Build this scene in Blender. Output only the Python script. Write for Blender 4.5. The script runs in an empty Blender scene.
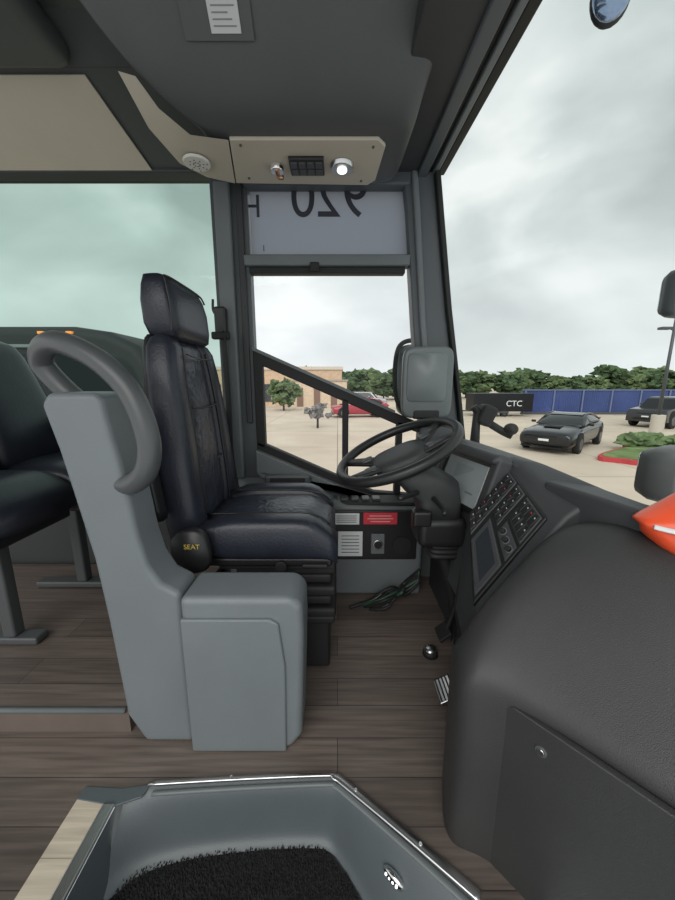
import bpy, bmesh, math, random
from mathutils import Vector, Matrix, Euler, noise
random.seed(7)
scene=bpy.context.scene
COL=scene.collection
# ---------------------------------------------------------------- materials
MATS={}
def mat(name,col,rough=.5,metal=0.,bump=0.,bs=200.,var=0.,vs=5.,spec=.5,emit=None,es=0.,coat=0.):
    if name in MATS: return MATS[name]
    m=bpy.data.materials.new(name); m.use_nodes=True
    nt=m.node_tree; b=nt.nodes['Principled BSDF']
    b.inputs['Base Color'].default_value=(*col,1)
    b.inputs['Roughness'].default_value=rough
    b.inputs['Metallic'].default_value=metal
    b.inputs['Specular IOR Level'].default_value=spec
    if coat: b.inputs['Coat Weight'].default_value=coat
    if emit:
        b.inputs['Emission Color'].default_value=(*emit,1); b.inputs['Emission Strength'].default_value=es
    tc=nt.nodes.new('ShaderNodeTexCoord')
    if var>0:
        n=nt.nodes.new('ShaderNodeTexNoise'); n.inputs['Scale'].default_value=vs; n.inputs['Detail'].default_value=4
        r=nt.nodes.new('ShaderNodeMapRange'); r.inputs['From Min'].default_value=.3; r.inputs['From Max'].default_value=.7
        r.inputs['To Min'].default_value=1-var; r.inputs['To Max'].default_value=1+var
        mx=nt.nodes.new('ShaderNodeVectorMath'); mx.operation='SCALE'
        mx.inputs[0].default_value=col
        nt.links.new(tc.outputs['Object'],n.inputs['Vector']); nt.links.new(n.outputs['Fac'],r.inputs['Value'])
        nt.links.new(r.outputs['Result'],mx.inputs['Scale']); nt.links.new(mx.outputs[0],b.inputs['Base Color'])
    if bump>0:
        n2=nt.nodes.new('ShaderNodeTexNoise'); n2.inputs['Scale'].default_value=bs; n2.inputs['Detail'].default_value=3
        bp=nt.nodes.new('ShaderNodeBump'); bp.inputs['Strength'].default_value=bump; bp.inputs['Distance'].default_value=.002 if bs>60 else .01
        nt.links.new(tc.outputs['Object'],n2.inputs['Vector']); nt.links.new(n2.outputs['Fac'],bp.inputs['Height'])
        nt.links.new(bp.outputs['Normal'],b.inputs['Normal'])
    MATS[name]=m; return m
def glass(name,col,gl=.04):
    m=bpy.data.materials.new(name); m.use_nodes=True; nt=m.node_tree; nt.nodes.clear()
    o=nt.nodes.new('ShaderNodeOutputMaterial'); t=nt.nodes.new('ShaderNodeBsdfTransparent'); t.inputs[0].default_value=(*col,1)
    g=nt.nodes.new('ShaderNodeBsdfGlossy'); g.inputs['Roughness'].default_value=.03
    mx=nt.nodes.new('ShaderNodeMixShader'); mx.inputs[0].default_value=gl
    nt.links.new(t.outputs[0],mx.inputs[1]); nt.links.new(g.outputs[0],mx.inputs[2]); nt.links.new(mx.outputs[0],o.inputs[0])
    return m
def plank_mat(name,c1,c2,mortar,rough=.45,w=1.1,h=.11,lo=.68,hi=1.25):
    m=bpy.data.materials.new(name); m.use_nodes=True; nt=m.node_tree; b=nt.nodes['Principled BSDF']
    tc=nt.nodes.new('ShaderNodeTexCoord')
    br=nt.nodes.new('ShaderNodeTexBrick'); br.inputs['Scale'].default_value=1
    br.inputs['Brick Width'].default_value=w; br.inputs['Row Height'].default_value=h; br.inputs['Mortar Size'].default_value=.0012
    br.inputs['Color1'].default_value=(*c1,1); br.inputs['Color2'].default_value=(*c2,1); br.inputs['Mortar'].default_value=(*mortar,1)
    br.offset=.37
    nt.links.new(tc.outputs['Object'],br.inputs['Vector'])
    mp=nt.nodes.new('ShaderNodeMapping'); mp.inputs['Scale'].default_value=(2.5,55,1)
    n=nt.nodes.new('ShaderNodeTexNoise'); n.inputs['Scale'].default_value=1.5; n.inputs['Detail'].default_value=8; n.inputs['Distortion'].default_value=.4
    nt.links.new(tc.outputs['Object'],mp.inputs[0]); nt.links.new(mp.outputs[0],n.inputs['Vector'])
    r=nt.nodes.new('ShaderNodeMapRange'); r.inputs['From Min'].default_value=.3; r.inputs['From Max'].default_value=.7; r.inputs['To Min'].default_value=lo; r.inputs['To Max'].default_value=hi
    nt.links.new(n.outputs['Fac'],r.inputs['Value'])
    s=nt.nodes.new('ShaderNodeVectorMath'); s.operation='SCALE'
    nt.links.new(br.outputs['Color'],s.inputs[0]); nt.links.new(r.outputs['Result'],s.inputs['Scale'])
    nt.links.new(s.outputs[0],b.inputs['Base Color']); b.inputs['Roughness'].default_value=rough
    return m
M_dark=mat('dark_plastic',(.035,.036,.038),.5,bump=.35,bs=600,var=.08)
M_dash=mat('dash_grey',(.05,.052,.055),.48,bump=.35,bs=600,var=.08)
M_over=mat('overhead_plastic',(.060,.063,.064),.42,bump=.3,bs=500,var=.06)
M_cons=mat('console_plastic',(.033,.033,.033),.38,bump=.5,bs=700,var=.1)
M_black=mat('black_plastic',(.015,.015,.016),.4,bump=.15,bs=400)
M_rubber=mat('black_rubber',(.012,.012,.012),.65)
M_part=mat('partition_plastic',(.158,.178,.188),.38,bump=.5,bs=450,var=.05)
M_wall=mat('wall_panel_grey',(.14,.155,.16),.5,bump=.3,bs=400,var=.06)
M_post=mat('post_grey',(.08,.09,.097),.45,bump=.2,bs=400)
M_beige=mat('beige_panel',(.46,.41,.335),.55,bump=.15,bs=300,var=.03)
M_leather=mat('navy_leather',(.022,.026,.040),.34,bump=.6,bs=28,var=.25,vs=12)
M_leather2=mat('navy_leather_fine',(.018,.021,.031),.38,bump=.5,bs=120,var=.2,vs=10)
M_rail=mat('rail_grey',(.075,.08,.083),.38)
M_metal=mat('brushed_metal',(.62,.62,.62),.28,1.)
M_chrome=mat('chrome',(.8,.8,.8),.12,1.)
M_white=mat('label_white',(.75,.77,.76),.5)
M_red=mat('label_red',(.65,.04,.06),.5)
M_orange=mat('orange_plastic',(.80,.09,.03),.28,var=.08,vs=12)
M_screen=mat('lcd_screen',(.40,.44,.45),.12,coat=.5)
M_scr2=mat('dark_display',(.03,.035,.04),.1,coat=.6)
M_btn=mat('button_grey',(.05,.05,.053),.4)
M_icon=mat('icon_white',(.5,.5,.5),.5)
M_floor=plank_mat('floor_planks',(.150,.120,.102),(.092,.073,.063),(.03,.026,.024))
M_tan=plank_mat('tan_planks',(.55,.48,.38),(.5,.43,.34),(.3,.26,.2),w=2,h=.3,lo=.8,hi=1.15)
M_carpet=mat('black_carpet',(.012,.012,.013),.95,bump=1.,bs=160,var=.6,vs=120)
M_well=mat('stairwell_grey',(.085,.10,.108),.40,bump=.3,bs=400,var=.05)
G_clear=glass('glass_clear',(.96,.98,.99),.02)
G_tint=glass('glass_green_tint',(.58,.73,.67),.02)
G_ws=glass('windshield_glass',(.88,.92,.915),.03)
# ---------------------------------------------------------------- helpers
def link(o,parent=None):
    COL.objects.link(o)
    if parent: o.parent=parent
    return o
def empty(name,loc=(0,0,0)):
    e=bpy.data.objects.new(name,None); e.empty_display_size=.05; COL.objects.link(e); e.location=loc; return e
def mesh(name,verts,faces,m,parent=None,smooth=True,bevel=0,seg=3,sub=0,recalc=True):
    me=bpy.data.meshes.new(name); me.from_pydata([tuple(v) for v in verts],[],faces); me.update()
    if recalc:
        bm=bmesh.new(); bm.from_mesh(me); bmesh.ops.recalc_face_normals(bm,faces=bm.faces); bm.to_mesh(me); bm.free()
    o=bpy.data.objects.new(name,me)
    if m: me.materials.append(m)
    for p in me.polygons: p.use_smooth=smooth
    if bevel>0:
        b=o.modifiers.new('b','BEVEL'); b.width=bevel; b.segments=seg; b.limit_method='ANGLE'; b.angle_limit=math.radians(35); b.harden_normals=False
        if smooth:
            w=o.modifiers.new('w','WEIGHTED_NORMAL'); w.keep_sharp=False
    if sub: 
        s=o.modifiers.new('s','SUBSURF'); s.levels=sub; s.render_levels=sub
    return link(o,parent)
def rbox(name,c,s,b,m,parent=None,rot=(0,0,0),seg=3):
    x,y,z=[a/2 for a in s]
    R=Euler(rot).to_matrix(); c=Vector(c)
    v=[c+R@Vector(p) for p in [(-x,-y,-z),(x,-y,-z),(x,y,-z),(-x,y,-z),(-x,-y,z),(x,-y,z),(x,y,z),(-x,y,z)]]
    f=[(0,3,2,1),(4,5,6,7),(0,1,5,4),(1,2,6,5),(2,3,7,6),(3,0,4,7)]
    return mesh(name,v,f,m,parent,bevel=b,seg=seg,smooth=b>0)
def prism(name,pts,plane,d0,d1,m,parent=None,bevel=0,seg=3,smooth=None):
    n=len(pts)
    def P(a,b,d):
        return {'XZ':(a,d,b),'XY':(a,b,d),'YZ':(d,a,b)}[plane]
    v=[P(a,b,d0) for a,b in pts]+[P(a,b,d1) for a,b in pts]
    f=[tuple(range(n))[::-1],tuple(range(n,2*n))]+[(i,(i+1)%n,n+(i+1)%n,n+i) for i in range(n)]
    return mesh(name,v,f,m,parent,bevel=bevel,seg=seg,smooth=(bevel>0) if smooth is None else smooth)
def cyl(name,p0,p1,r0,r1,m,parent=None,n=24,bevel=0):
    p0=Vector(p0);p1=Vector(p1);d=(p1-p0).normalized()
    a=d.orthogonal().normalized(); b=d.cross(a)
    v=[];
    for p,r in((p0,r0),(p1,r1)):
        for i in range(n):
            t=2*math.pi*i/n; v.append(p+a*r*math.cos(t)+b*r*math.sin(t))
    f=[tuple(range(n))[::-1],tuple(range(n,2*n))]+[(i,(i+1)%n,n+(i+1)%n,n+i) for i in range(n)]
    o=mesh(name,v,f,m,parent,bevel=bevel,seg=2)
    if bevel==0:
        for p in o.data.polygons:
            if len(p.vertices)>4: p.use_smooth=False
    return o
def catmull(pts,k=8,closed=False):
    P=[Vector(p) for p in pts]; n=len(P); out=[]
    rng=range(n) if closed else range(n-1)
    for i in rng:
        p0=P[(i-1)%n] if (closed or i>0) else P[0]; p1=P[i]; p2=P[(i+1)%n]; p3=P[(i+2)%n] if (closed or i+2<n) else P[-1]
        for j in range(k):
            t=j/k
            out.append(.5*((2*p1)+(-p0+p2)*t+(2*p0-5*p1+4*p2-p3)*t*t+(-p0+3*p1-3*p2+p3)*t**3))
    if not closed: out.append(P[-1].copy())
    return out
def tube(name,pts,r,m,parent=None,k=8,n=14,closed=False,flat=None,smoothpath=True):
    Q=catmull(pts,k,closed) if smoothpath else [Vector(p) for p in pts]
    ra,rb=(flat if flat else (r,r)); N=len(Q); v=[];f=[]
    up=None
    for i,q in enumerate(Q):
        if closed: t=(Q[(i+1)%N]-Q[i-1])
        else: t=(Q[min(i+1,N-1)]-Q[max(i-1,0)])
        t.normalize()
        if up is None: up=t.orthogonal().normalized()
        up=(up-t*up.dot(t)).normalized(); b=t.cross(up)
        for j in range(n):
            a=2*math.pi*j/n; v.append(q+up*ra*math.cos(a)+b*rb*math.sin(a))
    for i in range(N if closed else N-1):
        for j in range(n):
            i2=(i+1)%N; f.append((i*n+j,i*n+(j+1)%n,i2*n+(j+1)%n,i2*n+j))
    if not closed: f+= [tuple(range(n))[::-1],tuple(range((N-1)*n,N*n))]
    return mesh(name,v,f,m,parent)
def loft(name,secs,m,parent=None,n=32,sub=0,e=4.):
    v=[];f=[]
    for s in secs:
        c,A,B=Vector(s[0]),Vector(s[1]),Vector(s[2]); ee=s[3] if len(s)>3 else e
        for j in range(n):
            t=2*math.pi*j/n; ct,st=math.cos(t),math.sin(t)
            v.append(c+A*math.copysign(abs(ct)**(2/ee),ct)+B*math.copysign(abs(st)**(2/ee),st))
    for i in range(len(secs)-1):
        for j in range(n): f.append((i*n+j,i*n+(j+1)%n,(i+1)*n+(j+1)%n,(i+1)*n+j))
    f+=[tuple(range(n))[::-1],tuple(range((len(secs)-1)*n,len(secs)*n))]
    return mesh(name,v,f,m,parent,sub=sub)
def ellipsoid(name,c,r,m,parent=None,rot=(0,0,0),seg=24):
    bm=bmesh.new(); bmesh.ops.create_uvsphere(bm,u_segments=seg,v_segments=seg//2,radius=1)
    R=Euler(rot).to_matrix()
    for v in bm.verts: v.co=Vector(c)+R@Vector((v.co.x*r[0],v.co.y*r[1],v.co.z*r[2]))
    me=bpy.data.meshes.new(name); bm.to_mesh(me); bm.free(); me.materials.append(m)
    for p in me.polygons:p.use_smooth=True
    return link(bpy.data.objects.new(name,me),parent)
def slab(name,p,th,m,parent=None,bevel=0):
    P=[Vector(a) for a in p]; nrm=(P[1]-P[0]).cross(P[2]-P[0]).normalized(); n=len(P)
    v=P+[a+nrm*th for a in P]
    f=[tuple(range(n))[::-1],tuple(range(n,2*n))]+[(i,(i+1)%n,n+(i+1)%n,n+i) for i in range(n)]
    return mesh(name,v,f,m,parent,bevel=bevel,smooth=bevel>0)
def text(name,body,size,loc,R,m,parent=None,ext=.0005):
    cu=bpy.data.curves.new(name+'_c','FONT'); cu.body=body; cu.size=size; cu.extrude=ext; cu.align_x='CENTER'; cu.align_y='CENTER'
    to=bpy.data.objects.new('tmp',cu); COL.objects.link(to); bpy.context.view_layer.update()
    dg=bpy.context.evaluated_depsgraph_get(); me=bpy.data.meshes.new_from_object(to.evaluated_get(dg))
    bpy.data.objects.remove(to)
    for v in me.vertices: v.co=R@v.co+Vector(loc)
    me.materials.clear(); me.materials.append(m)
    return link(bpy.data.objects.new(name,me),parent)
R_wall=Matrix(((1,0,0),(0,0,-1),(0,1,0)))
R_mirr=Matrix(((-1,0,0),(0,0,-1),(0,1,0)))

# ================================================================= FLOOR
RIM=[(-.59,.74),(-.523,.75),(-.30,.762),(-.04,.772),(-.005,.767),(.03,.745),(.157,.653),(.239,.591),(.31,.537)]
fl=[(-3.2,1.82),(-3.2,-.3),(-.70,-.3),(-.70,.74)]+RIM+[(.40,.50),(.60,.55),(.76,.78),(.76,1.82)]
v=[(x,y,0) for x,y in fl]+[(x,y,-.04) for x,y in fl]; n=len(fl)
mesh('floor',v,[tuple(range(n)),tuple(range(n,2*n))[::-1]]+[(i,(i+1)%n,n+(i+1)%n,n+i) for i in range(n)],M_floor,smooth=False)
pf=empty('seating_platform')
prism('deck',[(-3.2,.90),(-.665,.90),(-.665,1.78),(-3.2,1.78)],'XY',.0,.09,M_floor,pf)
tube('nosing',[(-3.2,.895,.088),(-.67,.895,.088)],.009,M_wall,pf,smoothpath=False)

# ================================================================= STAIRWELL
sw=empty('stairwell')
CP=[(-.585,.62),(-.54,.69),(-.30,.722),(-.06,.732),(-.015,.722),(.01,.70),(.07,.63),(.125,.55),(.17,.48)]
rows=[[(x,y,0.004) for x,y in RIM]]
rows.append([(x*.97+.0,y-.022,-.004) for x,y in RIM])
rows.append([(a[0]*.25+b[0]*.75,a[1]*.25+b[1]*.75-.004,-.09) for a,b in zip(RIM,CP)])
rows.append([(b[0],b[1]-.004,-.138) for b in CP])
rows.append([(b[0]*.97,b[1]-.025,-.15) for b in CP])
v=[];f=[]
for r in rows: v+=r
k=len(RIM)
for i in range(len(rows)-1):
    for j in range(k-1): f.append((i*k+j,i*k+j+1,(i+1)*k+j+1,(i+1)*k+j))
mesh('well_wall',v,f,M_well,sw,sub=2)
mesh('well_side_wall',[(-.59,.74,0),(-.59,-.3,0),(-.57,-.3,-.2),(-.57,.64,-.2)],[(0,1,2,3)],M_well,sw,smooth=False)
prism('tread_base',[(-.60,-.3),(-.60,.70),(0,.74),(.30,.50),(.60,.2),(.60,-.3)],'XY',-.26,-.156,M_well,sw)
def carpet():
    bm=bmesh.new(); 
    poly=[(-.57,.20),(-.57,.60),(-.53,.665),(-.30,.70),(-.06,.708),(-.02,.695),(.03,.645),(.09,.56),(.15,.455),(.2,.2)]
    def inside(x,y):
        c=False;n=len(poly)
        for i in range(n):
            x1,y1=poly[i];x2,y2=poly[i-1]
            if (y1>y)!=(y2>y) and x<(x2-x1)*(y-y1)/(y2-y1)+x1: c=not c
        return c
    random.seed(3)
    for i in range(128):
        for j in range(84):
            x=-.575+i*.0061+random.uniform(-.002,.002); y=.2+j*.0061+random.uniform(-.002,.002)
            if not inside(x,y): continue
            h=.005+random.random()*.007; r=.0034; dx=random.uniform(-.003,.003); dy=random.uniform(-.003,.003)
            t=bm.verts.new((x+dx,y+dy,-.150+h))
            b=[bm.verts.new((x+r*math.cos(a),y+r*math.sin(a),-.150)) for a in (0,2.1,4.2)]
            for q in range(3): bm.faces.new((b[q],b[(q+1)%3],t))
    bb=[bm.verts.new((x,y,-.1495)) for x,y in poly]; bm.faces.new(bb)
    me=bpy.data.meshes.new('carpet_mat'); bm.to_mesh(me); bm.free(); me.materials.append(M_carpet)
    link(bpy.data.objects.new('carpet_mat',me),sw)
carpet()
tube('metal_rim',[(x,y,.007) for x,y in RIM[1:]],.01,M_metal,sw,flat=(.006,.014),k=6)
tube('rim_shoulder',[(x*.965,y-.020,.002) for x,y in RIM[1:]],.01,M_wall,sw,flat=(.006,.010),k=6)
th=empty('stair_threshold')
prism('wood_strip',[(-.70,-.3),(-.70,.715),(-.622,.705),(-.622,-.3)],'XY',-.005,.004,M_tan,th)
rbox('metal_strip',(-.606,.205,.004),(.032,1.0,.012),.004,M_metal,th)
for i in range(6): rbox('groove_%d'%(i+1),(-.616+i*.004,.205,.0105),(.0012,1.0,.001),0,M_rail,th)
prism('corner_plate',[(-.70,.715),(-.70,.745),(-.59,.74),(-.52,.75),(-.53,.72),(-.59,.70)],'XY',0,.006,M_well,th,bevel=.002)
sl=empty('step_light')
c=Vector((.135,.602,-.062)); 
ellipsoid('bezel',c,(.030,.012,.020),M_chrome,sl,rot=(0.3,0,-.75))
for i in range(4):
    d=Vector((.7,-.7,0)).normalized()*((i-1.5)*.010)
    ellipsoid('led_%d'%(i+1),c+d+Vector((-.008,-.008,.008)),(.0032,.0032,.0032),mat('led_white',(.9,.9,.9),.3,emit=(1,1,1),es=1.5),sl)
for i,(x,y) in enumerate([(.05,.731),(-.3,.762),(.20,.62)]):
    cyl('screw_%d'%(i+1),(x,y,.010),(x,y,.015),.005,.004,M_chrome,sw,n=12)

# ================================================================= DRIVER PARTITION
pt=empty('driver_partition')
tall=[(-.60,.0),(-.648,.10),(-.656,.26),(-.665,.43),(-.680,.62),(-.707,.79),(-.73,.93),(-.758,1.05),(-.735,1.08),(-.615,1.08),(-.597,1.06),
      (-.585,.97),(-.572,.904),(-.560,.80),(-.547,.68),(-.53,.60),(-.50,.545),(-.447,.515),(-.447,.0)]
prism('tall_section',tall,'XZ',.865,.985,M_part,pt,bevel=.018,seg=4)
low=[(-.443,.0),(-.443,.515),(-.13,.515),(-.098,.49),(-.096,.40),(-.108,.05),(-.14,-.0)]
prism('low_section',low,'XZ',.845,.995,M_part,pt,bevel=.028,seg=5)
prism('low_face_panel',[(-.440,.004),(-.440,.455),(-.19,.455),(-.165,.44),(-.150,.30),(-.155,.004)],'XZ',.835,.85,M_part,pt,bevel=.006)
tube('grab_rail',[(-.715,.95,1.05),(-.765,.95,1.10),(-.795,.94,1.155),(-.755,.91,1.195),(-.685,.88,1.20),(-.585,.86,1.155),(-.510,.85,1.075),(-.474,.84,.965),(-.490,.845,.885),(-.545,.87,.84),(-.60,.90,.835)],.028,M_rail,pt,n=18)

# ================================================================= DRIVER SEAT
ds=empty('driver_seat')
cy=1.33
def pad(name,x0,x1,y0,y1,z0,z1,m,parent,front=.05):
    secs=[]; zc=(z0+z1)/2; hz=(z1-z0)/2; yc=(y0+y1)/2; hy=(y1-y0)/2
    N=14
    for i in range(N+1):
        t=i/N; x=x0+(x1-x0)*t
        sc=min(1,math.sin(min(t,1-t)*math.pi*3.2/2)) if min(t,1-t)<.31 else 1
        sc=max(sc,.25)**.35
        dz=-front*max(0,(t-.75)/.25)**2
        secs.append(((x,yc,zc+dz),(0,hy*(.9+.1*sc),0),(0,0,hz*sc)))
    return loft(name,secs,m,parent,n=28,e=3.4)
pad('cushion_centre',-.50,-.01,1.175,1.485,.50,.625,M_leather,ds)
pad('cushion_bolster_near',-.50,.0,1.085,1.20,.485,.64,M_leather2,ds,front=.045)
pad('cushion_bolster_far',-.50,-.02,1.46,1.575,.49,.645,M_leather2,ds,front=.045)
def backpart(name,y0,y1,xo,th,m,prof):
    secs=[]
    for z,x,wf,tf in prof:
        a=cy+(y0-cy)*wf; b=cy+(y1-cy)*wf
        secs.append(((x+xo,(a+b)/2,z),(0,(b-a)/2,0),(th*tf,0,.0)))
    return loft(name,secs,m,ds,n=28,e=3.)
prof=[(.535,-.545,.86,.5),(.56,-.545,.92,.9),(.62,-.545,.97,1.05),(.72,-.552,1.0,1.1),(.84,-.560,1.0,1.05),(.96,-.567,.98,1.),(1.06,-.575,.95,.95),(1.15,-.582,.88,.9),(1.22,-.588,.79,.85),(1.25,-.59,.74,.6),(1.262,-.59,.70,.2)]
backpart('back_centre',1.19,1.47,0,.050,M_leather,prof)
backpart('back_bolster_near',1.085,1.205,.005,.060,M_leather2,prof)
backpart('back_bolster_far',1.455,1.575,.005,.060,M_leather2,prof)
backpart('back_shell',1.10,1.56,-.035,.040,M_black,prof)
for s,yy in (('near',1.197),('far',1.463)):
    tube('back_piping_'+s,[(p[1]+.052*p[3]+.003,cy+(yy-cy)*p[2],p[0]) for p in prof[1:-2]],.004,M_black,ds,n=8)
    tube('cushion_piping_'+s,[(-.48,yy-.008 if s=='near' else yy+.008,.628),(-.2,yy-.008 if s=='near' else yy+.008,.63),(-.08,yy,.618),(-.03,yy,.585)],.004,M_black,ds,n=8)
for i,z in enumerate((.80,1.02,1.20)):
    tube('seam_%d'%(i+1),[(-.508-.02*(z-.7)-(.0),1.2+.03*max(0,z-.95),z),(-.506-.02*(z-.7),1.33,z-.008),(-.508-.02*(z-.7),1.46-.03*max(0,z-.95),z)],.003,M_black,ds,n=6)
hs=[]
for z,x,ha,hb in [(1.25,-.580,.14,.035),(1.262,-.583,.155,.054),(1.30,-.588,.165,.062),(1.37,-.592,.168,.060),(1.42,-.596,.160,.052),(1.45,-.60,.15,.040),(1.458,-.601,.13,.02)]:
    hs.append(((x,cy,z),(0,ha,0),(hb,0,0)))
loft('headrest',hs,M_leather2,ds,n=36,e=5.5)
tube('headrest_piping',[(-.545,1.168,1.27),(-.54,1.165,1.34),(-.55,1.168,1.42),(-.56,1.19,1.447),(-.56,1.33,1.451),(-.56,1.47,1.447),(-.55,1.49,1.42)],.0035,M_black,ds,n=6)
rbox('seat_pan',(-.25,1.33,.475),(.46,.44,.03),.008,M_black,ds)
rbox('slide_rail_near',(-.22,1.14,.455),(.42,.03,.03),.004,M_rubber,ds)
for i in range(5):
    s=.0 if i%2 else .015
    rbox('bellows_%d'%(i+1),(-.19,1.33,.43-i*.045),(.34+s*2,.36+s*2,.042),.014,M_rubber,ds)
rbox('pedestal',(-.19,1.33,.11),(.32,.36,.215),.012,M_black,ds)
rbox('pedestal_cap',(-.19,1.33,.225),(.36,.40,.03),.008,M_rubber,ds)
rbox('control_lever',(-.08,1.10,.47),(.09,.02,.014),.005,M_rubber,ds)
cyl('height_knob',(-.20,1.095,.465),(-.20,1.13,.465),.02,.02,M_rubber,ds,bevel=.003)
loft('recliner_cover',[((-.49,1.075,.55),(.060,0,.012),(-.012,0,.075),2.6),((-.49,1.05,.55),(.066,0,.014),(-.014,0,.08),2.6),((-.49,1.035,.55),(.058,0,.012),(-.012,0,.07),2.6)],M_black,ds)
text('recliner_mark','SEAT',.024,(-.478,1.030,.575),R_wall,mat('yellow_mark',(.5,.38,.08),.5),ds)
loft('armrest_folded',[((-.60,1.06,.66),(.03,0,0),(0,.025,0)),((-.607,1.055,.70),(.038,0,0),(0,.03,0)),((-.625,1.055,.86),(.036,0,0),(0,.03,0)),((-.635,1.06,.95),(.03,0,0),(0,.026,0)),((-.638,1.06,.965),(.018,0,0),(0,.016,0))],M_black,ds)
sb=empty('seat_belt')
rbox('belt_anchor',(-.565,1.735,1.40),(.055,.05,.13),.012,M_black,sb)
rbox('belt_slot',(-.565,1.715,1.33),(.085,.03,.035),.008,M_rubber,sb)
tube('belt_strap',[(-.555,1.715,1.35),(-.552,1.72,1.2),(-.55,1.725,1.0),(-.55,1.72,.75),(-.52,1.69,.55)],.01,M_rubber,sb,flat=(.003,.028))
tube('belt_guide',[(-.60,1.74,1.50),(-.60,1.735,1.45),(-.58,1.73,1.42)],.006,M_black,sb)

# ================================================================= WALL LEFT
wl=empty('wall_left'); YW=1.80
prism('lower_panel',[(-.62,0),(-.62,.90),(-.45,.80),(-.39,.77),(.18,.51),(.34,.49),(.34,.40),(.75,.40),(.75,0)],'XZ',YW,YW+.06,M_wall,wl)
prism('lower_panel_rear',[(-3.2,0),(-3.2,.93),(-.62,.93),(-.62,0)],'XZ',YW,YW+.06,M_dark,wl)
prism('rear_post',[(-.60,.6),(-.60,2.06),(-.425,2.06),(-.425,.6)],'XZ',YW-.01,YW+.06,M_post,wl,bevel=.006)
prism('post_cover',[(-.575,.6),(-.575,2.02),(-.50,2.02),(-.50,.6)],'XZ',YW-.045,YW-.008,M_wall,wl,bevel=.012)
prism('post_channel',[(-.475,.9),(-.475,2.02),(-.445,2.02),(-.445,.9)],'XZ',YW-.03,YW-.008,M_dark,wl,bevel=.006)
prism('a_pillar',[(.30,2.06),(.325,1.9),(.375,1.40),(.435,.90),(.42,.45),(.72,.45),(.65,.80),(.60,1.10),(.535,1.46),(.445,2.06)],'XZ',YW-.03,YW+.06,M_post,wl,bevel=.01)
prism('a_pillar_ridge',[(.335,2.06),(.355,1.9),(.405,1.40),(.47,.90),(.50,.90),(.435,1.40),(.385,1.9),(.365,2.06)],'XZ',YW-.05,YW-.02,M_wall,wl,bevel=.01)
prism('a_pillar_gasket',[(.44,2.06),(.53,1.46),(.60,1.10),(.65,.80),(.67,.80),(.62,1.10),(.555,1.46),(.465,2.06)],'XZ',YW-.06,YW-.01,M_rubber,wl,bevel=.006)
rbox('window_header',(-.05,YW+.01,2.03),(.78,.1,.06),.01,M_post,wl)
rbox('left_header',(-1.9,YW+.01,2.085),(2.62,.10,.07),.01,M_dark,wl)
rbox('transom',(-.05,YW,1.685),(.80,.07,.05),.008,M_wall,wl)
rbox('transom_gasket',(-.05,YW+.01,1.645),(.76,.05,.03),.005,M_rubber,wl)
rbox('latch',(-.11,YW-.035,1.655),(.045,.02,.035),.005,M_rubber,wl)
prism('sash_bar',[(-.43,1.275),(.30,.955),(.43,.90),(.43,.845),(.30,.895),(-.37,1.185),(-.43,1.21)],'XZ',YW-.02,YW+.03,M_rubber,wl,bevel=.006)
prism('sash_bar_edge',[(-.43,1.285),(.30,.965),(.30,.95),(-.43,1.268)],'XZ',YW-.03,YW-.01,M_wall,wl)
prism('sash_stile',[(-.43,.78),(-.43,1.22),(-.385,1.20),(-.385,.76)],'XZ',YW-.02,YW+.03,M_rubber,wl,bevel=.005)
prism('sash_divider',[(.025,.56),(.025,1.03),(.058,1.02),(.058,.55)],'XZ',YW-.02,YW+.03,M_rubber,wl,bevel=.005)
prism('sash_sill',[(-.43,.80),(-.43,.75),(.18,.485),(.44,.46),(.44,.50),(.20,.52),(-.39,.785)],'XZ',YW-.02,YW+.03,M_rubber,wl,bevel=.005)
prism('diagonal_trim',[(-.43,.76),(-.43,.64),(-.40,.60),(.0,.56),(.20,.50),(.18,.49)],'XZ',YW-.06,YW,M_wall,wl,bevel=.012)
prism('front_stile',[(.31,.48),(.315,.91),(.345,.90),(.345,.48)],'XZ',YW-.02,YW+.03,M_rubber,wl,bevel=.004)
rbox('handle_recess',(-.26,1.715,.60),(.24,.04,.075),.015,M_post,wl)
rbox('handle_pocket',(-.26,1.693,.603),(.18,.01,.04),.004,M_rubber,wl)
rbox('left_sill',(-1.9,YW-.02,.945),(2.62,.1,.04),.01,M_post,wl)
for i in range(5): rbox('vent_slat_%d'%(i+1),(-1.6,YW-.012,.40+i*.026),(1.6,.02,.010),0,M_wall,wl)
wd=empty('window_1'); mesh('pane',[(-3.2,YW+.03,.93),(-.6,YW+.03,.93),(-.6,YW+.03,2.06),(-3.2,YW+.03,2.06)],[(0,1,2,3)],G_tint,wd,smooth=False)
wd=empty('window_2'); mesh('pane',[(-.43,YW+.02,1.24),(.34,YW+.02,.92),(.45,YW+.02,.9),(.33,YW+.02,1.66),(-.43,YW+.02,1.66)],[(0,1,2,3,4)],G_clear,wd,smooth=False)
wd=empty('window_3'); mesh('pane',[(-.40,YW+.01,.78),(.18,YW+.01,.51),(.40,YW+.01,.50),(.40,YW+.01,.88),(-.40,YW+.01,1.2)],[(0,1,2,3,4)],G_clear,wd,smooth=False)
pc=empty('number_placard')
m=bpy.data.materials.new('placard_film'); m.use_nodes=True; nt=m.node_tree; nt.nodes.clear()
o_=nt.nodes.new('ShaderNodeOutputMaterial'); a_=nt.nodes.new('ShaderNodeBsdfTranslucent'); a_.inputs[0].default_value=(.33,.37,.44,1); b_=nt.nodes.new('ShaderNodeBsdfDiffuse'); b_.inputs[0].default_value=(.30,.33,.40,1)
mx=nt.nodes.new('ShaderNodeMixShader'); mx.inputs[0].default_value=.45
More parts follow.
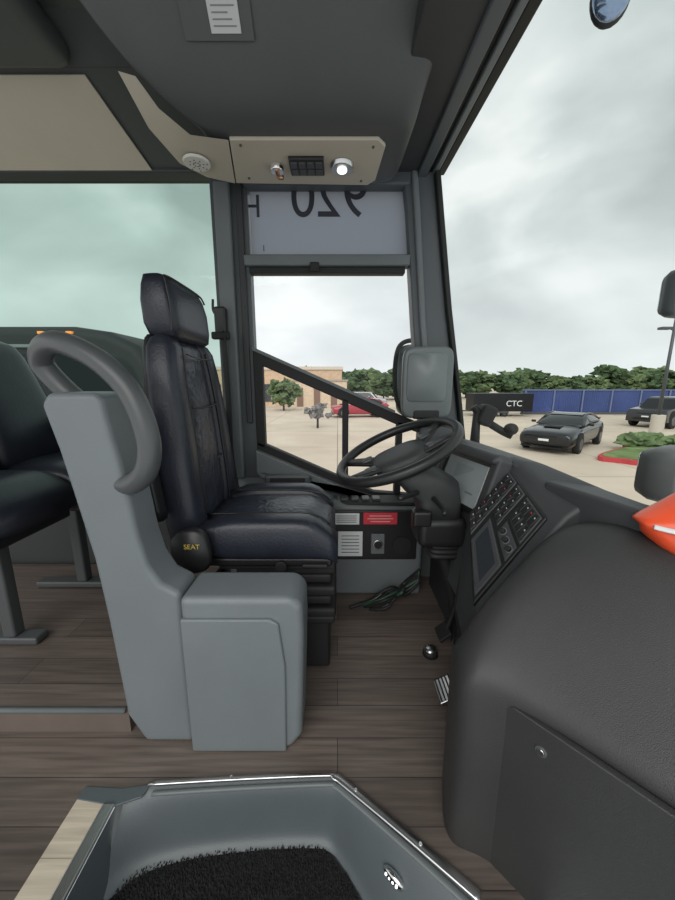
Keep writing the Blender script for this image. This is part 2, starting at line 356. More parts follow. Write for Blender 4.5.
nt.links.new(a_.outputs[0],mx.inputs[1]); nt.links.new(b_.outputs[0],mx.inputs[2]); nt.links.new(mx.outputs[0],o_.inputs[0])
mesh('film',[(-.42,YW+.02,1.70),(.35,YW+.02,1.70),(.31,YW+.02,2.03),(-.42,YW+.02,2.03)],[(0,1,2,3)],m,pc,smooth=False)
M_ink=mat('ink',(.03,.033,.045),.6)
text('digits','920',.25,(-.04,YW+.014,1.965),R_mirr,M_ink,pc)
text('letter','H',.14,(-.415,YW+.014,1.93),R_mirr,M_ink,pc)
text('mark','I',.04,(-.36,YW+.014,1.75),R_mirr,M_ink,pc)

# ================================================================= SIDE CONSOLE
sc=empty('side_switch_console')
prism('console_body',[(-.42,0),(-.42,.56),(-.05,.53),(.05,.50),(.44,.49),(.44,0)],'XZ',1.62,1.79,M_wall,sc,bevel=.02)
rbox('top_tray',(.17,1.70,.50),(.48,.13,.02),.008,M_rubber,sc)
rbox('black_panel',(.17,1.617,.345),(.47,.016,.27),.02,M_black,sc,)
rbox('white_label',(.045,1.606,.435),(.13,.004,.06),.002,M_white,sc)
rbox('red_label',(.215,1.606,.437),(.17,.004,.062),.002,M_red,sc)
for i,(w,z) in enumerate(((.11,.452),(.13,.437),(.10,.422))): rbox('red_label_line_%d'%(i+1),(.215,1.603,z),(w,.002,.004),0,mat('label_pink',(.75,.45,.45),.5),sc)
for i in range(4): rbox('white_label_line_%d'%(i+1),(.045,1.603,.452-i*.011),(.10,.002,.0025),0,M_ink,sc)
rbox('notice_label',(.065,1.606,.30),(.125,.004,.135),.002,M_white,sc)
for i in range(6): rbox('notice_line_%d'%(i+1),(.065,1.603,.345-i*.018),(.09,.002,.003),0,M_ink,sc)
rbox('gauge_plate',(.205,1.606,.30),(.07,.01,.11),.008,M_wall,sc)
cyl('gauge_bezel',(.205,1.606,.30),(.205,1.592,.30),.026,.026,M_chrome,sc,bevel=.003)
cyl('gauge_face',(.205,1.593,.30),(.205,1.590,.30),.02,.02,M_black,sc)
for i in range(5): rbox('rocker_%d'%(i+1),(-.02+i*.055,1.69,.515),(.04,.06,.014),.004,M_btn,sc)
cyl('cup_recess',(.33,1.606,.29),(.33,1.60,.29),.05,.05,M_rubber,sc,bevel=.002)
for i in range(8):
    a=i*.9
    tube('cable_%d'%(i+1),[(.06+.025*i,1.50+.02*math.sin(a),.012),(.16+.02*i,1.49+.03*math.cos(a),.04+.012*(i%4)),(.26+.01*i,1.52+.02*math.sin(a*2),.09+.015*math.cos(a)),(.34,1.55+.01*i,.05+.012*(i%3)),(.42,1.58,.10+.01*i)],.008,[M_rubber,M_black,mat('cable_green',(.02,.06,.035),.5),M_rubber][i%4],sc,n=8)

# ================================================================= STEERING WHEEL
st=empty('steering_wheel')
C=Vector((.228,1.28,.853)); tilt=math.radians(24)
nrm=Vector((-math.sin(tilt),0,math.cos(tilt))); ex=Vector((math.cos(tilt),0,math.sin(tilt))); ey=Vector((0,1,0)); RW=.234
Rt=Matrix.Rotation(math.radians(6),3,ex); nrm=Rt@nrm; ey=Rt@ey
tube('rim',[C+ex*RW*math.cos(t)+ey*RW*math.sin(t) for t in [2*math.pi*i/48 for i in range(48)]],.019,M_black,st,k=2,n=16,closed=True)
for i,a in enumerate((math.radians(25),math.radians(155),math.radians(205),math.radians(335))):
    d=ex*math.cos(a)+ey*math.sin(a); s_=nrm.cross(d)
    secs=[]
    for t,w in ((.05,.045),(.4,.036),(.75,.024),(.97,.018)):
        p=C+d*RW*t-nrm*(.05*(1-t)); secs.append((p,s_*w,nrm*.011))
    loft('spoke_%d'%(i+1),secs,M_black,st,n=16,e=3)
loft('hub',[(C-nrm*.10,ex*.055,ey*.05,2.2),(C-nrm*.08,ex*.10,ey*.09,2.6),(C-nrm*.035,ex*.115,ey*.10,2.8),(C-nrm*.015,ex*.105,ey*.09,2.8),(C-nrm*.008,ex*.06,ey*.05,2.8)],M_dark,st)
for i in range(4):
    a=math.radians([25,155,205,335][i]); p=C+ex*.135*math.cos(a)+ey*.135*math.sin(a)-nrm*.012
    loft('button_pod_%d'%(i+1),[(p-nrm*.01,ex*.026,ey*.022),(p+nrm*.004,ex*.024,ey*.02),(p+nrm*.006,ex*.018,ey*.015)],M_btn,st,n=16)
cb=empty('steering_column')
D0=C-nrm*.09
loft('column_shroud',[(D0,ex*.05,ey*.05,2.5),(D0-nrm*.02+ex*.02,ex*.07,ey*.065,3),(D0-nrm*.07+ex*.05,ex*.085,ey*.08,3.2),(D0-nrm*.12+ex*.08,ex*.09,ey*.085,3.2),(Vector((.395,1.30,.65)),(.085,0,0),(0,.085,0)),(Vector((.405,1.30,.585)),(.08,0,0),(0,.08,0))],M_dark,cb)
rbox('lower_cowl',(.405,1.29,.535),(.19,.17,.12),.03,M_black,cb)
for i in range(3): 
    z=.475-i*.02
    loft('boot_%d'%(i+1),[((.43,1.30,z),(.06,0,0),(0,.06,0)),((.43,1.30,z-.01),(.068,0,0),(0,.068,0)),((.43,1.30,z-.02),(.06,0,0),(0,.06,0))],M_rubber,cb,n=24)
tube('lower_shaft',[(.43,1.30,.43),(.49,1.30,.22),(.52,1.30,.0)],.024,M_rubber,cb,n=18)
tube('turn_stalk',[(.30,1.22,.70),(.24,1.12,.72),(.20,1.04,.74)],.009,M_black,cb)
tube('retarder_stalk',[(.36,1.21,.68),(.37,1.12,.67),(.36,1.08,.67)],.009,M_black,cb)
rbox('ignition_box',(.32,1.22,.60),(.07,.05,.06),.01,M_black,cb)

# ================================================================= DASHBOARD
db=empty('dashboard')
S=[
 (1.74,[(.47,.30),(.475,.60),(.525,.79),(.55,.83),(.59,.84),(.66,.82),(.70,.30)]),
 (1.52,[(.46,.30),(.475,.61),(.535,.80),(.555,.845),(.60,.85),(.67,.83),(.72,.30)]),
 (1.16,[(.45,.30),(.505,.645),(.560,.81),(.58,.845),(.62,.85),(.71,.83),(.75,.30)]),
 (1.12,[(.43,.30),(.465,.645),(.590,.805),(.61,.83),(.64,.84),(.715,.83),(.76,.30)]),
 (.92,[(.39,.30),(.420,.44),(.605,.715),(.63,.75),(.66,.78),(.75,.815),(.79,.30)]),
 (.88,[(.40,.30),(.425,.43),(.60,.70),(.63,.74),(.67,.77),(.755,.812),(.79,.30)]),
]
v=[];f=[];k=7
for y,p in S: v+=[(a,y,b) for a,b in p]
for i in range(len(S)-1):
    for j in range(k): f.append((i*k+j,i*k+(j+1)%k,(i+1)*k+(j+1)%k,(i+1)*k+j))
f+=[tuple(range(k)),tuple(range((len(S)-1)*k,len(S)*k))]
mesh('dash_body',v,f,M_dash,db,bevel=.012,seg=3)
prism('dash_ledge',[(.63,1.0),(.735,1.02),(.752,.90),(.760,.80),(.785,.70),(.80,.60),(.76,.62),(.70,.76)],'XY',.70,.812,M_dash,db,bevel=.012)
A=[Vector(p) for p in ((.468,1.52,.60),(.53,1.52,.792),(.556,1.155,.812),(.508,1.155,.64))]
def bil(Q,u,w):
    b=Q[0].lerp(Q[3],u); t=Q[1].lerp(Q[2],u); return b.lerp(t,w)
def on(Q,u,w,h):
    nn=(Q[3]-Q[0]).cross(Q[1]-Q[0]).normalized()
    if nn.x>0: nn=-nn
    return bil(Q,u,w)+nn*h
def plate(name,Q,u0,u1,w0,w1,h0,h1,m,par,bevel=.002,h2=None):
    h2=h1 if h2 is None else h2
    v=[on(Q,u,w,h0) for u,w in ((u0,w0),(u1,w0),(u1,w1),(u0,w1))]+[on(Q,u,w,h) for u,w,h in ((u0,w0,h1),(u1,w0,h1),(u1,w1,h2),(u0,w1,h2))]
    return mesh(name,v,[(0,1,2,3),(4,5,6,7),(0,1,5,4),(1,2,6,5),(2,3,7,6),(3,0,4,7)],m,par,bevel=bevel,smooth=bevel>0)
plate('binnacle_frame',A,-.10,1.06,-.08,1.10,-.02,.012,M_black,db,.01)
plate('cluster_screen',A,.04,.96,.05,.97,.0,.016,M_screen,db,.003)
M_gi=mat('gauge_ink',(.15,.18,.2),.4)
for i in range(3): plate('gauge_bar_%d'%(i+1),A,.18+i*.25,.34+i*.25,.3,.33,.016,.0168,M_gi,db,0)
plate('gauge_panel',A,.30,.70,.45,.85,.016,.0168,mat('gauge_panel',(.30,.34,.36),.2),db,0)
plate('binnacle_hood_top',A,-.18,1.12,1.04,1.28,-.03,.050,M_dash,db,.02,h2=.03)
plate('binnacle_hood_near',A,1.01,1.13,-.15,1.2,-.03,.026,M_dash,db,.012)
plate('binnacle_hood_far',A,-.16,-.05,-.15,1.2,-.03,.030,M_dash,db,.012)
B=[Vector(p) for p in ((.463,1.12,.652),(.590,1.12,.810),(.606,.92,.718),(.417,.92,.442))]
plate('switch_plate',B,-.02,1.0,-.02,1.0,-.01,.008,M_black,db,.006)
def rockers(tag,u0,u1,w0,w1,nu,nw):
    du=(u1-u0)/nu; dw=(w1-w0)/nw
    plate('bezel_'+tag,B,u0-.02,u1+.015,w0-.02,w1+.01,.0,.013,M_dash,db,.004)
    for i in range(nu):
        for j in range(nw):
            a=u0+i*du; b=w0+j*dw
            plate('rocker_%s_%d_%d'%(tag,i+1,j+1),B,a+.008,a+du-.012,b+.006,b+dw-.010,.008,.021,M_black,db,.002,h2=.016)
            red=(i*5+j*3+len(tag))%7==0
            plate('icon_%s_%d_%d'%(tag,i+1,j+1),B,a+du*.40,a+du*.58,b+dw*.62,b+dw*.72,.012,.0190,M_red if red else M_icon,db,0)
rockers('a',.04,.26,.04,.96,2,7)
rockers('b',.32,.50,.50,.96,2,4)
rockers('c',.58,.94,.68,.96,4,2)
plate('radio_body',B,.34,.96,.03,.42,.0,.018,M_dash,db,.005)
plate('radio_display',B,.42,.88,.12,.36,.018,.0195,M_scr2,db,.001)
for i in range(5): plate('radio_key_%d'%(i+1),B,.42+i*.095,.49+i*.095,.055,.09,.018,.021,M_btn,db,.001)
plate('climate_body',B,.58,.96,.46,.63,.0,.016,M_dash,db,.003)
for i in range(3):
    p=on(B,.65+i*.12,.545,.014); q=on(B,.65+i*.12,.545,.028); cyl('climate_knob_%d'%(i+1),p,q,.010,.0085,M_rubber,db,n=18,bevel=.002)
    cyl('climate_ring_%d'%(i+1),p,on(B,.65+i*.12,.545,.018),.012,.012,M_wall,db,n=18)
prism('under_dash',[(.47,0),(.44,.30),(.44,.43),(.62,.60),(.70,.5),(.72,0)],'XZ',.92,1.10,M_black,db,bevel=.015)
rbox('under_dash_far',(.61,1.42,.22),(.20,.60,.44),.01,M_dark,db)
tube('under_dash_hose',[(.46,1.12,.45),(.44,1.10,.3),(.47,1.12,.15),(.46,1.15,.02)],.014,M_rubber,db)
pd=empty('foot_pedals')
rbox('accelerator',(.375,1.00,.055),(.06,.09,.012),.003,M_metal,pd,rot=(0,-.5,0))
for i in range(5): rbox('accel_rib_%d'%(i+1),(.353+i*.011,1.00,.05+i*.006),(.004,.085,.012),0,M_rubber,pd,rot=(0,-.5,0))
rbox('brake',(.44,1.24,.09),(.06,.08,.014),.004,M_rubber,pd,rot=(0,-.7,0))
tube('brake_arm',[(.45,1.24,.09),(.48,1.24,.2),(.50,1.24,.35)],.01,M_rubber,pd)
ellipsoid('floor_button',(.385,1.22,.022),(.026,.026,.014),M_metal,pd)
cyl('floor_button_base',(.385,1.22,.0),(.385,1.22,.02),.032,.028,M_rubber,pd)

# ================================================================= FRONT ENTRY CONSOLE
cn=empty('entry_console')
base=[(.330,.86),(.277,.71),(.268,.645),(.290,.618),(.350,.610),(.455,.512),(.545,.405),(.665,.27),(.87,.10)]
crest=[(.342,.86,.40),(.288,.75,.45),(.302,.735,.49),(.340,.745,.555),(.43,.78,.635),(.577,.84,.748),(.665,.80,.775),(.78,.70,.785),(.98,.55,.785)]
R=[]
R.append([(x,y,-.45) for x,y in base]); R.append([(x,y,.0) for x,y in base]); R.append([(x,y,.40) for x,y in base])
R.append([(x,y,.462 if i>2 else .42) for i,(x,y) in enumerate(base)])
R.append([(b[0]*.88+c_[0]*.12,b[1]*.88+c_[1]*.12,(.498 if i>2 else .44)) for i,(b,c_) in enumerate(zip(base,crest))])
R.append([(b[0]*.5+c_[0]*.5,b[1]*.5+c_[1]*.5,(.49*.5+c_[2]*.5)) for b,c_ in zip(base,crest)])
R.append([(b[0]*.12+c_[0]*.88,b[1]*.12+c_[1]*.88,c_[2]-.012) for b,c_ in zip(base,crest)])
R.append([(c_[0]+.02,c_[1]+.03,c_[2]-.010) for c_ in crest])
R.append([(c_[0]+.04,c_[1]+.06,c_[2]-.07) for c_ in crest])
R.append([(c_[0]+.045,c_[1]+.07,.1) for c_ in crest])
v=[];f=[];k=len(base)
for r in R: v+=r
for i in range(len(R)-1):
    for j in range(k-1): f.append((i*k+j,i*k+j+1,(i+1)*k+j+1,(i+1)*k+j))
f.append(tuple(i*k for i in range(len(R)))); f.append(tuple(i*k+k-1 for i in range(len(R))))
mesh('console_shell',v,f,M_cons,cn,sub=3)
a=Vector((.347,.613,0)); b=Vector((.68,.233,0)); d=(b-a).normalized(); nn=Vector((-d.y,d.x,0)); nn=nn if nn.y<0 else -nn
def fp(t,z,h): return a+d*t+nn*h+Vector((0,0,z))
def doorpoly(h): return [fp(-.004,-.3,h),fp(.50,-.3,h),fp(.50,.440,h),fp(.03,.442,h),fp(.010,.428,h),fp(-.0,.39,h)]
P1=doorpoly(-.012); P2=doorpoly(.004)
n=len(P1); mesh('access_door',P1+P2,[tuple(range(n)),tuple(range(n,2*n))]+[(i,(i+1)%n,n+(i+1)%n,n+i) for i in range(n)],M_cons,cn,bevel=.003,seg=2)
p=fp(.088,.388,.003); cyl('lock_bezel',p,p+nn*.004,.0115,.0105,M_rail,cn,bevel=.001); cyl('lock_barrel',p,p+nn*.006,.0065,.0065,M_metal,cn)
ov=empty('safety_vest')
top=[(.672,.735,.800),(.700,.730,.822),(.738,.725,.850),(.79,.72,.892),(.86,.70,.90)]
bot=[(.682,.715,.778),(.695,.690,.760),(.705,.662,.745),(.74,.630,.732),(.80,.585,.735)]
v=[];f=[]
for s in (0,1):
    for q in range(4):
        for a_,b_ in zip(top,bot):
            t=q/3; p=Vector(a_).lerp(Vector(b_),t); p+=Vector((-.01,-.028,.012))*math.sin(math.pi*t)
            if s: p+=Vector((.02,.035,-.012))
            v.append(p)
for s in (0,1):
    o=s*20
    for q in range(3):
        for j in range(4): f.append((o+q*5+j,o+q*5+j+1,o+(q+1)*5+j+1,o+(q+1)*5+j))
bd_=[0,1,2,3,4,9,14,19,18,17,16,15,10,5]
for i in range(len(bd_)): f.append((bd_[i],bd_[(i+1)%14],20+bd_[(i+1)%14],20+bd_[i]))
mesh('folded_cloth',v,f,M_orange,ov,sub=2)
tube('painted_highlight',[(.682,.685,.798),(.705,.662,.797),(.74,.633,.80),(.79,.60,.81)],.01,M_white,ov,flat=(.006,.003))  # white strip stands in for the highlight on the orange surface

# ================================================================= WINDSHIELD + HEADER + FRONT WALL
wf=empty('wall_front')
prism('front_lower',[(.98,-.3),(.98,.72),(1.84,.72),(1.84,-.3)],'YZ',.80,.84,M_black,wf)
ws=empty('windshield')
mesh('pane',[(.62,1.73,.80),(.80,.75,.78),(1.0,-.3,.78),(.66,-.3,2.14),(.58,.75,2.12),(.42,1.73,2.06)],[(0,1,4,5),(1,2,3,4)],G_ws,ws,smooth=False)
tr=empty('trim_1')
def beam(name,x0a,x1a,x0b,x1b,z0,z1,m,b=.006):
    v=[(x0a,1.79,z0),(x1a,1.79,z0),(x1b,-.3,z0+.05),(x0b,-.3,z0+.05),(x0a,1.79,z1),(x1a,1.79,z1),(x1b,-.3,z1+.05),(x0b,-.3,z1+.05)]
    mesh(name,v,[(0,1,2,3),(4,5,6,7),(0,1,5,4),(1,2,6,5),(2,3,7,6),(3,0,4,7)],m,tr,bevel=b)
beam('header_inner',.20,.37,.27,.45,2.05,2.12,M_dark)
beam('header_rail',.365,.41,.445,.50,2.035,2.08,M_post)
beam('header_channel',.41,.435,.50,.525,2.06,2.12,M_rubber)
beam('header_rail_outer',.435,.46,.525,.55,2.045,2.09,M_wall)
beam('header_gasket',.46,.495,.55,.595,2.05,2.10,M_rubber)
# ================================================================= CEILING
ce=empty('ceiling')
prism('headliner',[(-.3,2.25),(1.30,2.25),(1.42,2.19),(1.45,2.20),(1.33,2.30),(-.3,2.30)],'YZ',-3.2,.50,M_over,ce)
mesh('cove',[(-3.2,1.42,2.195),(.45,1.42,2.195),(.45,1.79,2.055),(-3.2,1.79,2.055)],[(0,1,2,3)],M_over,ce,smooth=False)
slab('cove_beige',[(-3.2,1.44,2.180),(-.90,1.44,2.180),(-.845,1.76,2.055),(-3.2,1.76,2.055)],.006,M_beige,ce,bevel=.002)
rbox('parcel_rack',(-2.1,1.20,2.20),(2.4,.40,.10),.04,M_over,ce)
# ================================================================= OVERHEAD CONSOLE
oc=empty('overhead_console')
sec=[
 (1.72,1.985,-.52,.26),(1.67,1.955,-.50,.265),(1.40,1.955,-.47,.275),(1.345,1.960,-.50,.280),(1.30,1.985,-.575,.285),(1.23,2.05,-.655,.31),(1.15,2.135,-.74,.36),(1.05,2.25,-.80,.42)]
v=[];f=[]
for y,z,xl,xr in sec:
    hw=(xr-xl)
    for j,(fx,dy,dz) in enumerate([(0,.03,.06),(.0,.004,.02),(.03,0,0),(.25,0,0),(.5,0,0),(.75,0,0),(.94,0,0),(1.0,.006,.02),(1.0,.03,.12)]):
        v.append((xl+hw*fx+(.0),y+dy,z+dz))
k=9
for i in range(len(sec)-1):
    for j in range(k-1): f.append((i*k+j,i*k+j+1,(i+1)*k+j+1,(i+1)*k+j))
mesh('shell',v,f,M_over,oc,sub=2)
slab('equipment_panel',[(-.382,1.385,1.947),(.145,1.385,1.947),(.175,1.42,1.947),(.16,1.63,1.947),(.13,1.665,1.947),(-.435,1.65,1.947)],.014,M_beige,oc,bevel=.004)
P=[(-.386,1.385,1.947),(-.440,1.65,1.947),(-.547,1.61,1.95),(-.626,1.538,1.96),(-.665,1.388,1.985),(-.675,1.245,2.045),(-.625,1.25,2.035),(-.585,1.30,1.985),(-.51,1.36,1.947)]
mesh('speaker_panel',P,[(0,1,2,8),(8,2,3,7),(7,3,4),(7,4,5,6)],M_beige,oc,smooth=True)
cyl('speaker_ring',(-.545,1.50,1.944),(-.545,1.50,1.935),.052,.048,mat('speaker_white',(.6,.58,.54),.5),oc,bevel=.002)
for i in range(20):
    r=.012+.028*(i//8)/2; t=i*.785; cyl('speaker_hole_%d'%(i+1),(-.545+r*math.cos(t),1.50+r*math.sin(t),1.936),(-.545+r*math.cos(t),1.50+r*math.sin(t),1.9335),.0022,.0022,M_rubber,oc,n=8)
cyl('toggle_lock',(-.24,1.53,1.947),(-.24,1.53,1.925),.03,.026,M_chrome,oc,bevel=.003)
tube('toggle_lever',[(-.24,1.53,1.925),(-.23,1.515,1.90),(-.215,1.50,1.89)],.008,mat('brass',(.5,.3,.2),.3,1.),oc)
rbox('switch_bank',(-.12,1.52,1.940),(.135,.105,.014),.004,M_black,oc)
for i in range(4):
    for j in range(2): rbox('overhead_switch_%d_%d'%(i+1,j+1),(-.168+i*.032,1.497+j*.045,1.931),(.026,.034,.008),.002,M_btn,oc)
cyl('spot_lamp_bezel',(.018,1.525,1.947),(.018,1.525,1.930),.048,.042,M_metal,oc,bevel=.003)
ellipsoid('spot_lamp_lens',(.018,1.525,1.928),(.02,.02,.010),mat('lamp_lens',(.9,.9,.88),.2,emit=(1,.98,.92),es=1.5),oc)
for i,(x,y) in enumerate([(-.35,1.41),(-.37,1.61),(.13,1.42),(.10,1.63)]): cyl('panel_screw_%d'%(i+1),(x,y,1.948),(x,y,1.943),.005,.005,M_rail,oc,n=10)
def face(x,y):
    t=(1.23-y)/.18; return Vector((x,y-.004,2.05+.2*t-.004))
slab('label_recess',[face(-.44,1.20),face(-.24,1.20),face(-.24,1.06),face(-.44,1.06)],.004,M_over,oc,bevel=.003)
slab('label',[face(-.36,1.19),face(-.275,1.19),face(-.275,1.06),face(-.36,1.06)],.008,mat('label_grey',(.5,.51,.5),.5),oc)
for i in range(8):
    y=1.182-i*.008; slab('label_line_%d'%(i+1),[face(-.35,y),face(-.285-.01*(i%3),y),face(-.285-.01*(i%3),y-.002),face(-.35,y-.002)],.0095,mat('label_ink',(.2,.2,.2),.6),oc)

# ================================================================= PASSENGER SEATS
def pseat(y0,y1):
    e=empty('passenger_seat'); yc=(y0+y1)/2; hy=(y1-y0)/2; X=-.07
    pad('cushion',-1.50+X,-1.03+X,y0,y1,.60,.77,M_leather2,e,front=.04)
    secs=[]
    for z,x,w,t in [(.70,-1.38,.95,.05),(.76,-1.39,1,.075),(.9,-1.42,1,.08),(1.02,-1.46,1,.075),(1.12,-1.49,.95,.07),(1.21,-1.515,.88,.065),(1.26,-1.53,.8,.05),(1.28,-1.54,.7,.02)]:
        secs.append(((x+X,yc,z),(0,hy*w,0),(t,0,.02)))
    loft('backrest',secs,M_leather2,e,e=3.5)
    for i,z in enumerate((.92,1.04,1.15)): tube('seam_%d'%(i+1),[(-1.385-(z-.7)*.26+.035+X,yc-hy*.8,z),(-1.385-(z-.7)*.26+.038+X,yc+hy*.8,z)],.005,M_black,e,smoothpath=False,n=8)
    rbox('frame',(-1.26+X,yc,.575),(.40,hy*1.8,.05),.01,M_black,e)
    rbox('leg',(-1.22+X,yc,.345),(.05,.05,.45),.01,M_rail,e)
    rbox('foot',(-1.28+X,yc,.107),(.34,.06,.03),.008,M_rail,e)
pseat(1.0,1.38); pseat(1.39,1.76)

# ================================================================= MIRRORS
def mirror(name,c,w,h,t,rotz,armpts,m=M_wall,r=.014):
    e=empty(name); R=Matrix.Rotation(rotz,3,'Z'); c=Vector(c)
    a=R@Vector((1,0,0)); b=R@Vector((0,1,0))
    secs=[(c+b*(-t),a*w*.9,Vector((0,0,h*.9))),(c+b*(-t*.8),a*w,Vector((0,0,h))),(c+b*t*.3,a*w*.97,Vector((0,0,h*.97))),(c+b*t,a*w*.75,Vector((0,0,h*.8)))]
    loft('housing',secs,m,e,n=32,e=6)
    loft('mirror_glass',[(c+b*(t+.001),a*w*.70,Vector((0,0,h*.75))),(c+b*(t+.004),a*w*.69,Vector((0,0,h*.74)))],mat('mirror_surface',(.7,.75,.75),.05,1.),e,n=32,e=6)
    for i,p in enumerate(armpts): tube('arm_%d'%(i+1),p,r,M_rubber,e)
M_mir=mat('mirror_housing',(.13,.15,.15),.35)
mirror('exterior_mirror',(.525,2.12,1.12),.16,.215,.05,math.radians(-28),[[(.60,2.14,1.30),(.48,2.16,1.36),(.38,2.14,1.33),(.35,2.12,1.2),(.36,2.10,1.02),(.42,2.1,.9)]],M_mir)
e=empty('blind_spot_mirror')
loft('housing',[((.43,1.645,1.105),(.11,0,0),(0,0,.155)),((.43,1.65,1.105),(.120,0,0),(0,0,.168)),((.43,1.69,1.105),(.118,0,0),(0,0,.166)),((.43,1.705,1.105),(.10,0,0),(0,0,.15))],M_mir,e,n=36,e=7)
loft('face_inset',[((.425,1.6445,1.13),(.095,0,0),(0,0,.115)),((.425,1.641,1.13),(.093,0,0),(0,0,.113))],mat('mirror_inset',(.16,.185,.185),.3),e,n=36,e=8)
rbox('lower_pod',(.43,1.665,.955),(.13,.05,.045),.012,M_rubber,e)
tube('mount',[(.45,1.70,1.0),(.50,1.735,.98)],.018,M_rubber,e)
mb=empty('mirror_bracket')
rbox('bracket_block',(.87,2.0,.92),(.09,.10,.12),.02,M_rubber,mb,rot=(0,.4,0)); tube('bracket_arm',[(.80,2.0,.97),(.86,2.0,.90),(.97,2.0,.83),(1.03,1.98,.80)],.022,M_rubber,mb)
ellipsoid('bracket_joint',(1.02,1.98,.84),(.04,.04,.035),M_rubber,mb)
cyl('bracket_stem',(.82,2.0,.95),(.80,1.95,.70),.02,.03,M_rubber,mb)
mirror('exterior_mirror',(1.27,1.36,1.43),.05,.085,.03,math.radians(20),[[(1.28,1.38,1.45),(1.40,1.30,1.46),(1.5,1.2,1.3),(1.5,1.0,.9)]],mat('mirror_dark',(.06,.065,.07),.4))
mirror('exterior_mirror',(1.02,1.02,.83),.085,.085,.05,math.radians(30),[[(1.08,1.02,.80),(1.2,.95,.7),(1.15,.9,.4)]],mat('mirror_grey',(.13,.13,.13),.45))
cm=empty('convex_mirror'); ellipsoid('dome',(.80,1.22,2.22),(.055,.03,.075),mat('mirror_blue',(.25,.32,.45),.12,.8),cm,rot=(0,.2,0)); ellipsoid('backing',(.805,1.235,2.22),(.058,.025,.078),M_rubber,cm,rot=(0,.2,0)); tube('arm',[(.80,1.25,2.28),(.74,1.2,2.4),(.6,1.1,2.4)],.01,M_rubber,cm)

# ================================================================= OUTSIDE
GZ=-1.40
def gmat():
    m=bpy.data.materials.new('concrete_lot'); m.use_nodes=True; nt=m.node_tree; b=nt.nodes['Principled BSDF']; b.inputs['Roughness'].default_value=.9
    tc=nt.nodes.new('ShaderNodeTexCoord'); n=nt.nodes.new('ShaderNodeTexNoise'); n.inputs['Scale'].default_value=.35; n.inputs['Detail'].default_value=8
    cr=nt.nodes.new('ShaderNodeValToRGB'); cr.color_ramp.elements[0].position=.3; cr.color_ramp.elements[0].color=(.56,.46,.355,1); cr.color_ramp.elements[1].position=.7; cr.color_ramp.elements[1].color=(.72,.61,.49,1)
    nt.links.new(tc.outputs['Object'],n.inputs['Vector']); nt.links.new(n.outputs['Fac'],cr.inputs[0])
    br=nt.nodes.new('ShaderNodeTexBrick'); br.offset=0; br.inputs['Scale'].default_value=1; br.inputs['Brick Width'].default_value=4.5; br.inputs['Row Height'].default_value=4.5; br.inputs['Mortar Size'].default_value=.02
    br.inputs['Color1'].default_value=(1,1,1,1); br.inputs['Color2'].default_value=(.93,.93,.93,1); br.inputs['Mortar'].default_value=(.5,.47,.45,1)
    nt.links.new(tc.outputs['Object'],br.inputs['Vector'])
    mx=nt.nodes.new('ShaderNodeVectorMath'); mx.operation='MULTIPLY'; nt.links.new(cr.outputs[0],mx.inputs[0]); nt.links.new(br.outputs['Color'],mx.inputs[1]); nt.links.new(mx.outputs[0],b.inputs['Base Color'])
    return m
mesh('parking_lot',[(-150,2.2,GZ),(200,2.2,GZ),(200,220,GZ),(-150,220,GZ)],[(0,1,2,3)],gmat(),smooth=False)
M_grass=mat('grass',(.16,.23,.08),.95,bump=1,bs=8,var=.4,vs=2)
M_leaf=mat('foliage',(.07,.115,.05),.9,bump=1.,bs=6,var=.5,vs=1.2)
M_leaf2=mat('foliage_light',(.12,.17,.075),.9,bump=1.,bs=6,var=.5,vs=1.5)
M_bark=mat('bark',(.12,.09,.07),.9)
isl=empty('grass_island')
ip=[(8.75,11.15),(9.1,10.6),(9.9,10.15),(14,10.0),(24,11),(24,14.6),(16,14.6),(13.2,13.9),(10.6,12.5)]
ip=[(p.x,p.y) for p in catmull([(a,b,0) for a,b in ip],5,True)]
prism('red_kerb',ip,'XY',GZ,GZ+.15,mat('red_paint',(.5,.05,.06),.7),isl)
cxm=sum(p[0] for p in ip)/len(ip); cym=sum(p[1] for p in ip)/len(ip)
prism('turf',[(x+(cxm-x)/max(1,math.hypot(cxm-x,cym-y))*.18,y+(cym-y)/max(1,math.hypot(cxm-x,cym-y))*.18) for x,y in ip],'XY',GZ+.05,GZ+.17,M_grass,isl)
def blob(bm,c,r,seed,sub=2,amp=.35):
    t=bmesh.ops.create_icosphere(bm,subdivisions=sub,radius=1)
    for v in t['verts']:
        d=v.co.normalized(); k=1+amp*noise.noise(d*2.3+Vector((seed,seed*.7,0)))+amp*.6*noise.noise(d*7+Vector((0,seed,0)))
        v.co=Vector(c)+Vector((d.x*r[0],d.y*r[1],d.z*r[2]))*k
random.seed(5)
bm=bmesh.new()
for i in range(16):
    x=11.2+i*.5+random.uniform(-.15,.15); y=12.7+i*.10+random.uniform(-.3,.3); r=random.uniform(.22,.36)
    blob(bm,(x,y,GZ+.15+r*.6),(r*1.2,r,r*.8),i*3.1,3,.7)
me=bpy.data.meshes.new('shrubs'); bm.to_mesh(me); bm.free(); me.materials.append(M_leaf2); link(bpy.data.objects.new('shrubs',me),isl)
def treemesh(seed,h,w,m):
    random.seed(seed); bm=bmesh.new()
    for i in range(80):
        a=random.uniform(0,6.28); rr=random.uniform(0,w*.55)*(1); z=h*random.uniform(.24,.94); q=1-abs(z/h-.58)*.9
        r=random.uniform(.06,.16)*w
        blob(bm,(rr*math.cos(a)*q,rr*math.sin(a)*q,z),(r,r,r*.8),random.uniform(0,50),2,1.4)
    me=bpy.data.meshes.new('crown'); bm.to_mesh(me); bm.free(); me.materials.append(m); return me
TM=[treemesh(i,6,5.5,M_leaf if i%2 else M_leaf2) for i in range(4)]
